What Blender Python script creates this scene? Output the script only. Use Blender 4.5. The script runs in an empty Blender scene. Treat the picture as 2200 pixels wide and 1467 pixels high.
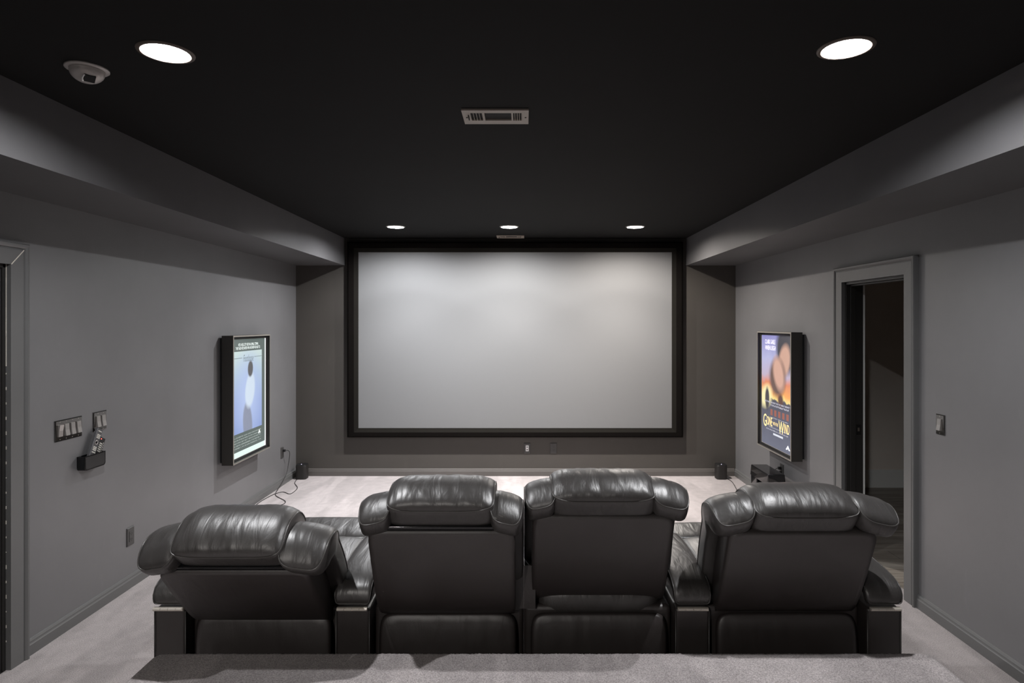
import bpy, bmesh, math, random
from mathutils import Vector, Matrix, noise
random.seed(7)
PI = math.pi
scene = bpy.context.scene
COL = scene.collection

# ------------------------------------------------------------------ camera
FPX, VPX, VPY, EYE = 1340.0, 1125.0, 694.0, 1.75
cam = bpy.data.cameras.new('camera')
cam.sensor_width = 36.0
cam.sensor_fit = 'HORIZONTAL'
cam.lens = 36.0 * FPX / 2200.0
cam.shift_x = -(VPX - 1100.0) / 2200.0
cam.shift_y = -(733.5 - VPY) / 2200.0
cam.clip_start = 0.05
camo = bpy.data.objects.new('camera', cam)
COL.objects.link(camo)
camo.location = (0, 0, EYE)
camo.rotation_euler = (PI / 2, 0, 0)
scene.camera = camo

# room measures (metres): x right, y towards the screen, z up
XL, XR, YB, YF, ZC = -2.61, 2.43, -2.75, 7.15, 2.72
SXL, SXR, SZ = -2.045, 1.86, 2.41          # soffit inner faces, underside
RZ = 0.59                                   # riser height

# ------------------------------------------------------------------ materials
def new_mat(name):
    m = bpy.data.materials.new(name)
    m.use_nodes = True
    nt = m.node_tree
    return m, nt, nt.nodes['Principled BSDF']

def N(nt, kind, **kw):
    n = nt.nodes.new(kind)
    for k, v in kw.items():
        setattr(n, k, v)
    return n

def plain(name, col, rough=0.5, metal=0.0, spec=0.5, coat=0.0):
    m, nt, b = new_mat(name)
    b.inputs['Base Color'].default_value = (*col, 1)
    b.inputs['Roughness'].default_value = rough
    b.inputs['Metallic'].default_value = metal
    b.inputs['Specular IOR Level'].default_value = spec
    b.inputs['Coat Weight'].default_value = coat
    # slight unevenness so that no surface is perfectly uniform
    no = N(nt, 'ShaderNodeTexNoise'); no.inputs['Scale'].default_value = 40; no.inputs['Detail'].default_value = 3
    mp = N(nt, 'ShaderNodeMapRange'); mp.inputs['To Min'].default_value = rough * .9; mp.inputs['To Max'].default_value = min(1, rough * 1.12)
    nt.links.new(no.outputs['Fac'], mp.inputs['Value'])
    nt.links.new(mp.outputs['Result'], b.inputs['Roughness'])
    return m

def emit(name, col, strength):
    m, nt, b = new_mat(name)
    b.inputs['Base Color'].default_value = (*col, 1)
    b.inputs['Emission Color'].default_value = (*col, 1)
    b.inputs['Emission Strength'].default_value = strength
    return m

def mix_rgb(nt, fac, a, b):
    n = N(nt, 'ShaderNodeMix', data_type='RGBA')
    if isinstance(fac, (int, float)): n.inputs[0].default_value = fac
    else: nt.links.new(fac, n.inputs[0])
    for i, v in ((6, a), (7, b)):
        if isinstance(v, tuple): n.inputs[i].default_value = (*v[:3], 1)
        else: nt.links.new(v, n.inputs[i])
    return n.outputs[2]

def wall_paint(name, col, rough=0.5, spec=0.4):
    m, nt, b = new_mat(name)
    tc = N(nt, 'ShaderNodeTexCoord')
    n1 = N(nt, 'ShaderNodeTexNoise'); n1.inputs['Scale'].default_value = 1.6; n1.inputs['Detail'].default_value = 6; n1.inputs['Roughness'].default_value = .6
    nt.links.new(tc.outputs['Object'], n1.inputs['Vector'])
    mr = N(nt, 'ShaderNodeMapRange'); mr.inputs['From Min'].default_value = .3; mr.inputs['From Max'].default_value = .7
    nt.links.new(n1.outputs['Fac'], mr.inputs['Value'])
    c = mix_rgb(nt, mr.outputs['Result'], tuple(x * .93 for x in col), tuple(x * 1.07 for x in col))
    # scuffs: short pale vertical wipe marks
    mp = N(nt, 'ShaderNodeMapping'); mp.inputs['Scale'].default_value = (5, 5, 1.1)
    nt.links.new(tc.outputs['Object'], mp.inputs['Vector'])
    n2 = N(nt, 'ShaderNodeTexNoise'); n2.inputs['Scale'].default_value = 2.2; n2.inputs['Detail'].default_value = 9; n2.inputs['Roughness'].default_value = .7
    nt.links.new(mp.outputs['Vector'], n2.inputs['Vector'])
    m2 = N(nt, 'ShaderNodeMapRange'); m2.inputs['From Min'].default_value = .62; m2.inputs['From Max'].default_value = .8; m2.inputs['To Max'].default_value = .35
    nt.links.new(n2.outputs['Fac'], m2.inputs['Value'])
    c = mix_rgb(nt, m2.outputs['Result'], c, tuple(x * 1.5 for x in col))
    nt.links.new(c, b.inputs['Base Color'])
    b.inputs['Roughness'].default_value = rough
    b.inputs['Specular IOR Level'].default_value = spec
    n3 = N(nt, 'ShaderNodeTexNoise'); n3.inputs['Scale'].default_value = 160; n3.inputs['Detail'].default_value = 2
    nt.links.new(tc.outputs['Object'], n3.inputs['Vector'])
    bp = N(nt, 'ShaderNodeBump'); bp.inputs['Strength'].default_value = .08; bp.inputs['Distance'].default_value = .002
    nt.links.new(n3.outputs['Fac'], bp.inputs['Height'])
    nt.links.new(bp.outputs['Normal'], b.inputs['Normal'])
    return m

def carpet_mat():
    m, nt, b = new_mat('carpet')
    tc = N(nt, 'ShaderNodeTexCoord')
    pile = N(nt, 'ShaderNodeTexNoise'); pile.inputs['Scale'].default_value = 230; pile.inputs['Detail'].default_value = 4; pile.inputs['Roughness'].default_value = .7
    nt.links.new(tc.outputs['Object'], pile.inputs['Vector'])
    r1 = N(nt, 'ShaderNodeMapRange'); r1.inputs['From Min'].default_value = .32; r1.inputs['From Max'].default_value = .68
    nt.links.new(pile.outputs['Fac'], r1.inputs['Value'])
    c = mix_rgb(nt, r1.outputs['Result'], (.225, .196, .196), (.67, .615, .61))
    # vacuum strokes: nap brushed to and fro in slanting bands
    mp = N(nt, 'ShaderNodeMapping'); mp.inputs['Rotation'].default_value = (0, 0, math.radians(-24)); mp.inputs['Scale'].default_value = (2.3, .55, 1)
    nt.links.new(tc.outputs['Object'], mp.inputs['Vector'])
    vo = N(nt, 'ShaderNodeTexNoise'); vo.inputs['Scale'].default_value = 1.9; vo.inputs['Detail'].default_value = 5; vo.inputs['Distortion'].default_value = .6
    nt.links.new(mp.outputs['Vector'], vo.inputs['Vector'])
    r2 = N(nt, 'ShaderNodeMapRange'); r2.inputs['From Min'].default_value = .44; r2.inputs['From Max'].default_value = .56; r2.inputs['To Min'].default_value = .88; r2.inputs['To Max'].default_value = 1.08
    nt.links.new(vo.outputs['Fac'], r2.inputs['Value'])
    bl = N(nt, 'ShaderNodeTexNoise'); bl.inputs['Scale'].default_value = 14; bl.inputs['Detail'].default_value = 5
    nt.links.new(tc.outputs['Object'], bl.inputs['Vector'])
    r3 = N(nt, 'ShaderNodeMapRange'); r3.inputs['From Min'].default_value = .3; r3.inputs['From Max'].default_value = .7; r3.inputs['To Min'].default_value = .92; r3.inputs['To Max'].default_value = 1.08
    nt.links.new(bl.outputs['Fac'], r3.inputs['Value'])
    mu = N(nt, 'ShaderNodeMath', operation='MULTIPLY')
    nt.links.new(r2.outputs['Result'], mu.inputs[0]); nt.links.new(r3.outputs['Result'], mu.inputs[1])
    vm = N(nt, 'ShaderNodeVectorMath', operation='SCALE')
    nt.links.new(c, vm.inputs[0]); nt.links.new(mu.outputs[0], vm.inputs['Scale'])
    nt.links.new(vm.outputs['Vector'], b.inputs['Base Color'])
    b.inputs['Roughness'].default_value = .95
    b.inputs['Specular IOR Level'].default_value = .1
    b.inputs['Sheen Weight'].default_value = .15
    bp = N(nt, 'ShaderNodeBump'); bp.inputs['Strength'].default_value = .55; bp.inputs['Distance'].default_value = .006
    nt.links.new(pile.outputs['Fac'], bp.inputs['Height'])
    nt.links.new(bp.outputs['Normal'], b.inputs['Normal'])
    return m

def leather_mat(name, col=(.045, .041, .039), wrinkle=.26, rough=.40):
    m, nt, b = new_mat(name)
    tc = N(nt, 'ShaderNodeTexCoord')
    b.inputs['Base Color'].default_value = (*col, 1)
    b.inputs['Specular IOR Level'].default_value = .95
    gr = N(nt, 'ShaderNodeTexVoronoi'); gr.inputs['Scale'].default_value = 420
    nt.links.new(tc.outputs['Object'], gr.inputs['Vector'])
    b1 = N(nt, 'ShaderNodeBump'); b1.inputs['Strength'].default_value = .12; b1.inputs['Distance'].default_value = .001
    nt.links.new(gr.outputs['Distance'], b1.inputs['Height'])
    mp = N(nt, 'ShaderNodeMapping'); mp.inputs['Scale'].default_value = (13, 3.2, 4.5); mp.inputs['Rotation'].default_value = (.2, .1, .25)
    nt.links.new(tc.outputs['Object'], mp.inputs['Vector'])
    wr = N(nt, 'ShaderNodeTexNoise'); wr.inputs['Scale'].default_value = 1.4; wr.inputs['Detail'].default_value = 3; wr.inputs['Distortion'].default_value = .8
    nt.links.new(mp.outputs['Vector'], wr.inputs['Vector'])
    b2 = N(nt, 'ShaderNodeBump'); b2.inputs['Strength'].default_value = wrinkle; b2.inputs['Distance'].default_value = .02
    nt.links.new(wr.outputs['Fac'], b2.inputs['Height']); nt.links.new(b1.outputs['Normal'], b2.inputs['Normal'])
    nt.links.new(b2.outputs['Normal'], b.inputs['Normal'])
    r = N(nt, 'ShaderNodeMapRange'); r.inputs['To Min'].default_value = rough * .85; r.inputs['To Max'].default_value = rough * 1.25
    rn = N(nt, 'ShaderNodeTexNoise'); rn.inputs['Scale'].default_value = 9; rn.inputs['Detail'].default_value = 4
    nt.links.new(tc.outputs['Object'], rn.inputs['Vector'])
    nt.links.new(rn.outputs['Fac'], r.inputs['Value']); nt.links.new(r.outputs['Result'], b.inputs['Roughness'])
    return m

def wood_floor_mat():
    m, nt, b = new_mat('hall_planks')
    tc = N(nt, 'ShaderNodeTexCoord')
    mp = N(nt, 'ShaderNodeMapping'); mp.inputs['Scale'].default_value = (.8, 7, 1)
    nt.links.new(tc.outputs['Object'], mp.inputs['Vector'])
    n1 = N(nt, 'ShaderNodeTexNoise'); n1.inputs['Scale'].default_value = 1.5; n1.inputs['Detail'].default_value = 8; n1.inputs['Distortion'].default_value = 1.2
    nt.links.new(mp.outputs['Vector'], n1.inputs['Vector'])
    r = N(nt, 'ShaderNodeMapRange'); r.inputs['From Min'].default_value = .3; r.inputs['From Max'].default_value = .7
    nt.links.new(n1.outputs['Fac'], r.inputs['Value'])
    c = mix_rgb(nt, r.outputs['Result'], (.17, .14, .115), (.42, .38, .33))
    br = N(nt, 'ShaderNodeTexBrick'); br.inputs['Scale'].default_value = 1; br.inputs['Brick Width'].default_value = 1.4; br.inputs['Row Height'].default_value = .16; br.inputs['Mortar Size'].default_value = .0025
    br.inputs['Color1'].default_value = (1, 1, 1, 1); br.inputs['Color2'].default_value = (.75, .75, .75, 1); br.inputs['Mortar'].default_value = (.25, .25, .25, 1)
    nt.links.new(tc.outputs['Object'], br.inputs['Vector'])
    mu = N(nt, 'ShaderNodeVectorMath', operation='MULTIPLY')
    nt.links.new(c, mu.inputs[0]); nt.links.new(br.outputs['Color'], mu.inputs[1])
    nt.links.new(mu.outputs['Vector'], b.inputs['Base Color'])
    b.inputs['Roughness'].default_value = .45
    return m

M = {}
M['wall'] = wall_paint('charcoal_wall_paint', (.158, .156, .160), .40, .75)
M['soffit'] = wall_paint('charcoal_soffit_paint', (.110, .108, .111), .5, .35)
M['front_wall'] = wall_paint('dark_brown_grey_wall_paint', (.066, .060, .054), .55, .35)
M['ceiling'] = wall_paint('charcoal_ceiling_paint', (.0115, .0113, .011), .8, .12)
M['trim'] = wall_paint('charcoal_trim_paint', (.125, .125, .124), .38, .6)
M['front_trim'] = wall_paint('dark_brown_grey_trim_paint', (.105, .096, .090), .36, .6)
M['jamb'] = wall_paint('black_jamb_paint', (.020, .019, .018), .4, .5)
M['hall'] = wall_paint('greige_hall_paint', (.72, .66, .60), .7, .2)
M['white_trim'] = plain('white_trim_paint', (.72, .73, .71), .45)
M['carpet'] = carpet_mat()
M['planks'] = wood_floor_mat()
M['leather'] = leather_mat('black_leather')
M['panel_leather'] = leather_mat('black_leather_panel', (.036, .029, .0275), .08, .45)
M['piping'] = plain('leather_piping', (.075, .070, .066), .32, 0, .6)  # lighter than the leather, so seam highlights are part of the colour
M['screen'] = plain('matte_screen', (.200, .202, .205), .9, 0, .1)
M['velvet'] = plain('black_velvet', (.0055, .0045, .004), .95, 0, .06)
M['velvet_lip'] = plain('black_velvet_lip', (.011, .010, .0085), .95, 0, .08)
M['black_gloss'] = plain('black_gloss', (.007, .007, .008), .08, 0, .6)
M['black_plastic'] = plain('black_plastic', (.012, .012, .013), .35)
M['speaker'] = plain('black_speaker_mesh', (.016, .014, .013), .55)
M['frame'] = plain('lightbox_frame', (.030, .027, .024), .45, 0, .5)
M['frame_lip'] = plain('lightbox_lip', (.30, .28, .25), .4, .3, .5)  # paler than the frame: light caught by the edge, put into the colour
M['steel'] = plain('brushed_steel', (.75, .72, .68), .3, 1)
M['nickel'] = plain('black_nickel', (.30, .29, .28), .10, 1)
M['rocker'] = plain('switch_rocker', (.38, .36, .345), .28, .6)
M['outlet'] = plain('dark_outlet', (.055, .053, .052), .4)
M['slot'] = plain('dark_hole', (.004, .004, .004), .8)
M['white_plastic'] = plain('white_plastic', (.85, .85, .85), .4)
M['cord'] = plain('black_cord', (.012, .011, .011), .5)
M['vent'] = plain('taupe_vent_enamel', (.38, .335, .285), .45)
M['trim_ring'] = plain('brown_lamp_trim', (.09, .07, .055), .5)
M['baffle'] = plain('lamp_baffle', (.07, .068, .065), .6)
M['ring_white'] = plain('white_lamp_ring', (.55, .53, .50), .5)
M['dome'] = plain('grey_dome', (.48, .45, .43), .35, .2)
M['caulk'] = plain('bare_caulk', (.75, .70, .62), .7)
M['lens'] = emit('lamp_lens_glow', (1.0, .985, .965), 8.0)
M['lens'].cycles.emission_sampling = 'NONE'
M['led_white'] = emit('status_led', (.75, .7, 1.0), 4.0)
M['led_red'] = emit('red_led', (1, .15, .12), 1.5)

# ------------------------------------------------------------------ mesh helpers
def wloc(o):
    v = Vector((0, 0, 0))
    while o is not None:
        v = v + o.location; o = o.parent
    return v

def obj(name, bm, mat, parent=None, smooth=False, bevel=0.0, origin=None):
    """bm carries world coordinates; the object keeps its parent's place."""
    base = wloc(parent) if parent else (Vector(origin) if origin else Vector((0, 0, 0)))
    me = bpy.data.meshes.new(name)
    bmesh.ops.translate(bm, verts=bm.verts, vec=-base)
    bmesh.ops.recalc_face_normals(bm, faces=bm.faces)
    bm.to_mesh(me); bm.free()
    for m in (mat if isinstance(mat, (list, tuple)) else [mat]):
        me.materials.append(m)
    o = bpy.data.objects.new(name, me)
    COL.objects.link(o)
    if parent: o.parent = parent
    elif origin: o.location = origin
    if smooth:
        for p in me.polygons: p.use_smooth = True
    if bevel:
        md = o.modifiers.new('bevel', 'BEVEL'); md.width = bevel; md.segments = 3; md.limit_method = 'ANGLE'; md.angle_limit = .6
        for p in me.polygons: p.use_smooth = True
        w = o.modifiers.new('wn', 'WEIGHTED_NORMAL'); w.keep_sharp = True
    return o

def thing(name, label, cat, loc, group=None):
    o = bpy.data.objects.new(name, None)
    COL.objects.link(o); o.location = loc; o.empty_display_size = .1
    o['label'] = label; o['category'] = cat
    if group: o['group'] = group
    return o

def tag(o, label, cat, group=None):
    o['label'] = label; o['category'] = cat
    if group: o['group'] = group
    return o

def struct(name, bm, mat, parent=None, smooth=False, bevel=0.0):
    o = obj(name, bm, mat, parent, smooth, bevel)
    if parent is None: o['kind'] = 'structure'
    return o

def box(bm, x0, x1, y0, y1, z0, z1, mi=0):
    vs = [bm.verts.new(p) for p in ((x0,y0,z0),(x1,y0,z0),(x1,y1,z0),(x0,y1,z0),(x0,y0,z1),(x1,y0,z1),(x1,y1,z1),(x0,y1,z1))]
    fs = []
    for f in ((0,3,2,1),(4,5,6,7),(0,1,5,4),(1,2,6,5),(2,3,7,6),(3,0,4,7)):
        fc = bm.faces.new([vs[i] for i in f]); fc.material_index = mi; fs.append(fc)
    return vs

def B(*boxes):
    bm = bmesh.new()
    for b in boxes: box(bm, *b)
    return bm

def obox(bm, c, ax, ay, az, mi=0):
    """box about c with half-extent vectors ax, ay, az"""
    c, ax, ay, az = map(Vector, (c, ax, ay, az))
    vs = [bm.verts.new(c + sx*ax + sy*ay + sz*az) for sz in (-1,1) for sx, sy in ((-1,-1),(1,-1),(1,1),(-1,1))]
    for f in ((0,3,2,1),(4,5,6,7),(0,1,5,4),(1,2,6,5),(2,3,7,6),(3,0,4,7)):
        bm.faces.new([vs[i] for i in f]).material_index = mi

def prism(bm, prof, fn, t0, t1, mi=0):
    """closed 2-D profile swept from t0 to t1; fn(a, b, t) -> point"""
    A = [bm.verts.new(fn(a, b, t0)) for a, b in prof]
    Z = [bm.verts.new(fn(a, b, t1)) for a, b in prof]
    n = len(prof)
    for i in range(n):
        bm.faces.new((A[i], A[(i+1) % n], Z[(i+1) % n], Z[i])).material_index = mi
    bm.faces.new(A).material_index = mi
    bm.faces.new(Z[::-1]).material_index = mi

def tube(bm, pts, r, closed=False, seg=8):
    pts = [Vector(p) for p in pts]; n = len(pts); rings = []
    up = None
    for i, p in enumerate(pts):
        if closed: d = pts[(i+1) % n] - pts[i-1]
        else: d = pts[min(i+1, n-1)] - pts[max(i-1, 0)]
        if d.length < 1e-9: d = Vector((0, 0, 1))
        d.normalize()
        if up is None: up = d.orthogonal().normalized()
        up = (up - d * up.dot(d))
        if up.length < 1e-6: up = d.orthogonal()
        up.normalize()
        s = d.cross(up)
        rings.append([bm.verts.new(p + r*(math.cos(2*PI*k/seg)*up + math.sin(2*PI*k/seg)*s)) for k in range(seg)])
    for i in range(n if closed else n-1):
        a, b = rings[i], rings[(i+1) % n]
        off = 0
        if closed and i == n-1:
            off = min(range(seg), key=lambda o: (a[0].co - b[o].co).length)
        for k in range(seg):
            bm.faces.new((a[k], a[(k+1) % seg], b[(k+1+off) % seg], b[(k+off) % seg]))
    if not closed:
        bm.faces.new(rings[0][::-1]); bm.faces.new(rings[-1])

def smooth_pts(P, n):
    P = [Vector(p) for p in P]
    Q = [P[0]*2 - P[1]] + P + [P[-1]*2 - P[-2]]
    out = []
    for i in range(1, len(Q)-2):
        for k in range(n):
            t = k / n; a, b, c, d = Q[i-1], Q[i], Q[i+1], Q[i+2]
            out.append(.5*((2*b) + (c-a)*t + (2*a-5*b+4*c-d)*t*t + (3*b-a-3*c+d)*t**3))
    out.append(P[-1])
    return out

def lathe(bm, prof, c, axis='z', seg=48, mi=0, cap=True):
    """prof: (r, h) list"""
    c = Vector(c); rings = []
    for r, h in prof:
        ring = []
        for k in range(seg):
            a = 2*PI*k/seg
            ring.append(bm.verts.new(c + Vector((r*math.cos(a), r*math.sin(a), h))))
        rings.append(ring)
    for a, b in zip(rings, rings[1:]):
        for k in range(seg):
            bm.faces.new((a[k], a[(k+1) % seg], b[(k+1) % seg], b[k])).material_index = mi
    if cap:
        for ring in (rings[0], rings[-1]):
            if max((v.co - ring[0].co).length for v in ring) > 1e-6:
                bm.faces.new(ring).material_index = mi

# ------------------------------------------------------------------ the room shell
LAMPS = [(-1.282, 2.235, 'n'), (1.137, 2.20, 'n'), (-1.288, 6.28, 'f'), (-.146, 6.28, 'f'), (1.124, 6.28, 'f'), (-1.282, -1.85, 'b')]  # last one is added out of view to brighten seat backs and step
LR = .094          # outer trim radius
HR = .079          # hole radius

def carpet_floor():
    bm = bmesh.new()
    box(bm, XL, XR + .07, YB, YF, -.10, 0)
    return bm
struct('floor', carpet_floor(), M['carpet'])

def ceiling_mesh():
    bm = bmesh.new()
    xs = sorted({SXL - .05, SXR + .05} | {l[0] + s*.12 for l in LAMPS for s in (-1, 1)})
    ys = sorted({YB, YF} | {l[1] + s*.12 for l in LAMPS for s in (-1, 1)})
    cells = [(l[0], l[1]) for l in LAMPS]
    def near(a, b): return abs(a-b) < 1e-6
    # rectangles by rows: split each row where its lamps sit
    rows = [(YB, -1.97, []), (-1.97, -1.73, [l for l in LAMPS if l[2] == 'b']), (-1.73, 2.08, []), (2.08, 2.355, [l for l in LAMPS if l[2] == 'n']), (2.355, 6.16, []), (6.16, 6.40, [l for l in LAMPS if l[2] == 'f']), (6.40, YF, [])]
    x0, x1 = SXL - .05, SXR + .05
    def quad(a, b, c, d):
        bm.faces.new([bm.verts.new((p[0], p[1], ZC)) for p in (a, b, c, d)])
    for y0, y1, ls in rows:
        x = x0
        for l in sorted(ls):
            a, b = l[0]-.12, l[0]+.12
            quad((x, y0), (a, y0), (a, y1), (x, y1))
            seg = 64
            for k in range(seg):
                t0, t1 = 2*PI*k/seg, 2*PI*(k+1)/seg
                def rim(t): return (l[0]+HR*math.cos(t), l[1]+HR*math.sin(t))
                def edge(t):
                    c, s = math.cos(t), math.sin(t)
                    fx = .12/abs(c) if abs(c) > 1e-9 else 1e9
                    fy = ((y1-l[1])/s if s > 1e-9 else ((y0-l[1])/s if s < -1e-9 else 1e9))
                    f = min(fx, fy); return (l[0]+f*c, l[1]+f*s)
                quad(rim(t0), rim(t1), edge(t1), edge(t0))
            for cx, cy in ((a, y0), (b, y0), (b, y1), (a, y1)):   # corner slivers
                ts = math.atan2(cy-l[1], cx-l[0]) % (2*PI)
                k = int(ts / (2*PI/64)); t0, t1 = 2*PI*k/64, 2*PI*(k+1)/64
                def edge2(t):
                    c, s = math.cos(t), math.sin(t)
                    fx = .12/abs(c) if abs(c) > 1e-9 else 1e9
                    fy = ((y1-l[1])/s if s > 1e-9 else ((y0-l[1])/s if s < -1e-9 else 1e9))
                    f = min(fx, fy); return (l[0]+f*c, l[1]+f*s)
                p, q = edge2(t0), edge2(t1)
                bm.faces.new([bm.verts.new((u[0], u[1], ZC)) for u in (p, q, (cx, cy))])
            x = b
        quad((x, y0), (x1, y0), (x1, y1), (x, y1))
    bmesh.ops.remove_doubles(bm, verts=bm.verts, dist=1e-5)
    return bm
ceil = struct('ceiling', ceiling_mesh(), M['ceiling'])
struct('ceiling_slab', B((XL-.15, XR+.15, YB-.1, YF+.1, ZC+.16, ZC+.24)), M['ceiling'])
struct('ceiling_soffit', B((XL, SXL, YB, YF, SZ, ZC+.02)), M['soffit'])
struct('ceiling_soffit', B((SXR, XR, YB, YF, SZ, ZC+.02)), M['soffit'])

# walls
LD0, LD1, LDH = 2.36, 3.146, 2.047           # left doorway
RD0, RD1, RDH = 3.948, 4.722, 2.058          # right doorway
T = .13
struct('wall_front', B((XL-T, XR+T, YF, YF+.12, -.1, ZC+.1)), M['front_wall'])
struct('wall_back', B((XL-T, XR+T, YB-.12, YB, -.1, ZC+.1)), M['wall'])
struct('wall_left', B((XL-T, XL, YB, LD0, -.1, ZC+.1), (XL-T, XL, LD0, LD1, LDH, ZC+.1), (XL-T, XL, LD1, YF, -.1, ZC+.1)), M['wall'])
struct('wall_right', B((XR, XR+T, YB, RD0, -.1, ZC+.1), (XR, XR+T, RD0, RD1, RDH, ZC+.1), (XR, XR+T, RD1, YF, -.1, ZC+.1)), M['wall'])

# carpeted riser the camera stands on: rounded corners and a rolled nosing
def riser():
    bm = bmesh.new()
    xa, xb, yf = -1.300, 1.440, 2.210
    rc, rn = .045, .028
    outline = [(xa, YB)]
    for k in range(9):
        a = PI - k*PI/16; outline.append((xa+rc + rc*math.cos(a), yf-rc + rc*math.sin(a)))
    nx = 700
    for k in range(1, nx):
        outline.append((xa+rc + (xb-xa-2*rc)*k/nx, yf))
    for k in range(9):
        a = PI/2 - k*PI/16; outline.append((xb-rc + rc*math.cos(a), yf-rc + rc*math.sin(a)))
    outline.append((xb, YB))
    prof = [(0, 0), (0, RZ-rn)] + [(rn - rn*math.cos(a), RZ-rn + rn*math.sin(a)) for a in (PI/10, PI/5, 3*PI/10, 2*PI/5, PI/2)]
    cx, cy = (xa+xb)/2, 1.0
    rings = []
    for d, z in prof:
        ring = []
        for i, (x, y) in enumerate(outline):
            px, py = x, y
            if y <= YB + 1e-6: px += d if x < cx else -d
            elif i <= 9:
                v = Vector((x-(xa+rc), y-(yf-rc))); v.normalize(); px -= d*v.x; py -= d*v.y
            elif i >= len(outline)-10:
                v = Vector((x-(xb-rc), y-(yf-rc))); v.normalize(); px -= d*v.x; py -= d*v.y
            else: py -= d
            j = .0007 if z > .05 else 0
            ring.append(bm.verts.new((px + random.gauss(0, j*.3), py + random.gauss(0, j), z + random.gauss(0, j) if 0 < d < rn - 1e-6 else z)))
        rings.append(ring)
    for a, b in zip(rings, rings[1:]):
        for i in range(len(a)-1): bm.faces.new((a[i], a[i+1], b[i+1], b[i]))
    # flat top set just behind the nosing
    bm.faces.new(rings[-1])
    return bm
ro = struct('floor_riser', riser(), M['carpet'])
for p in ro.data.polygons: p.use_smooth = len(p.vertices) == 4

# baseboards with a moulded top
BBP = [(0, 0), (.016, 0), (.016, .055), (.013, .060), (.011, .066), (.011, .072), (.006, .082), (0, .085)]
def bb_left(y0, y1):
    bm = bmesh.new(); prism(bm, BBP, lambda a, b, t: (XL+a, t, b), y0, y1); return bm
def bb_right(y0, y1):
    bm = bmesh.new(); prism(bm, BBP, lambda a, b, t: (XR-a, t, b), y0, y1); return bm
bm = bb_left(LD1+.118, YF); prism(bm, BBP, lambda a, b, t: (XL+a, t, b), YB, LD0-.118)
struct('baseboard_left', bm, M['trim'])
bm = bb_right(RD1+.118, YF); prism(bm, BBP, lambda a, b, t: (XR-a, t, b), YB, RD0-.108)
struct('baseboard_right', bm, M['trim'])
bm = bmesh.new(); prism(bm, BBP, lambda a, b, t: (t, YF-a, b), XL+.016, XR-.016)
struct('baseboard_front', bm, M['front_trim'])
bm = bmesh.new(); prism(bm, BBP, lambda a, b, t: (t, YB+a, b), XL+.016, XR-.016)
struct('baseboard_back', bm, M['trim'])

# door casings: profile across the width (0 = opening edge), mitred
CAS = [(0, 0), (0, .024), (.078, .026), (.081, .021), (.085, .021), (.088, .027), (.097, .033), (.106, .034), (.112, .030), (.112, 0)]
def casing(bm, fx, y0, y1, h):
    """fx(d) -> x of a point d in front of the wall; mitred frame around an opening y0..y1 of height h"""
    paths = []
    for a, d in CAS:
        paths.append([(fx(d), y0-a, 0), (fx(d), y0-a, h+a), (fx(d), y1+a, h+a), (fx(d), y1+a, 0)])
    V = [[bm.verts.new(p) for p in pa] for pa in paths]
    n = len(V)
    for i in range(n):
        for k in range(3):
            bm.faces.new((V[i][k], V[(i+1) % n][k], V[(i+1) % n][k+1], V[i][k+1]))
    bm.faces.new([v[0] for v in V]); bm.faces.new([v[3] for v in V][::-1])

# left door: casing, jamb with stops, closed dark slab
d1 = bpy.data.objects.new('door_1', None); COL.objects.link(d1); d1['kind'] = 'structure'
bm = bmesh.new(); casing(bm, lambda d: XL+d, LD0, LD1, LDH); struct('door_casing', bm, M['trim'], d1)
bm = B((XL-T, XL-.001, LD1-.019, LD1, 0, LDH), (XL-T, XL-.001, LD0, LD0+.019, 0, LDH), (XL-T, XL-.001, LD0, LD1, LDH-.019, LDH),
       (XL-.062, XL-.025, LD1-.031, LD1-.019, 0, LDH-.019), (XL-.062, XL-.025, LD0+.019, LD0+.031, 0, LDH-.019), (XL-.062, XL-.025, LD0+.019, LD1-.019, LDH-.031, LDH-.019),
       (XL-.018, XL-.010, LD1-.024, LD1-.019, 0, LDH-.019))
struct('door_jamb', bm, M['jamb'], d1, bevel=.002)
struct('door_panel', B((XL-.105, XL-.064, LD0+.021, LD1-.021, .01, LDH-.022)), M['jamb'], d1)
# bare caulk showing in the mitre and along the casing edge
bm = bmesh.new()
obox(bm, (XL+.0262, LD1+.040, LDH+.040), (.0008, 0, 0), (0, .040, .040), (0, .0016, -.0016))
for k in range(26):
    z = 2.02 - k*.075
    hgt = .0372 if k < 7 else random.uniform(.002, .012)
    obox(bm, (XL+.0005, LD1-.0008+random.uniform(-.0005, .0005), z), (.0018 if k < 7 else .0012, 0, 0), (0, .0010, 0), (0, 0, hgt))
struct('door_caulk', bm, M['caulk'], d1)

# right doorway: casing, jamb, strike plate, white casing on the hall side
d2 = bpy.data.objects.new('door_2', None); COL.objects.link(d2); d2['kind'] = 'structure'
bm = bmesh.new(); casing(bm, lambda d: XR-d, RD0, RD1, RDH); struct('door_casing', bm, M['trim'], d2)
bm = B((XR+.001, XR+T, RD1-.019, RD1, 0, RDH), (XR+.001, XR+T, RD0, RD0+.019, 0, RDH), (XR+.001, XR+T, RD0, RD1, RDH-.019, RDH),
       (XR+.03, XR+.068, RD1-.031, RD1-.019, 0, RDH-.019), (XR+.03, XR+.068, RD0+.019, RD0+.031, 0, RDH-.019), (XR+.03, XR+.068, RD0+.019, RD1-.019, RDH-.031, RDH-.019))
struct('door_jamb', bm, M['jamb'], d2, bevel=.002)
bm = B((XR+.078, XR+.112, RD1-.0215, RD1-.019, .91, .985)); struct('strike_plate', bm, M['black_gloss'], d2)
bm = B((XR+.088, XR+.102, RD1-.0222, RD1-.021, .935, .962)); struct('strike_hole', bm, M['steel'], d2)
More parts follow.
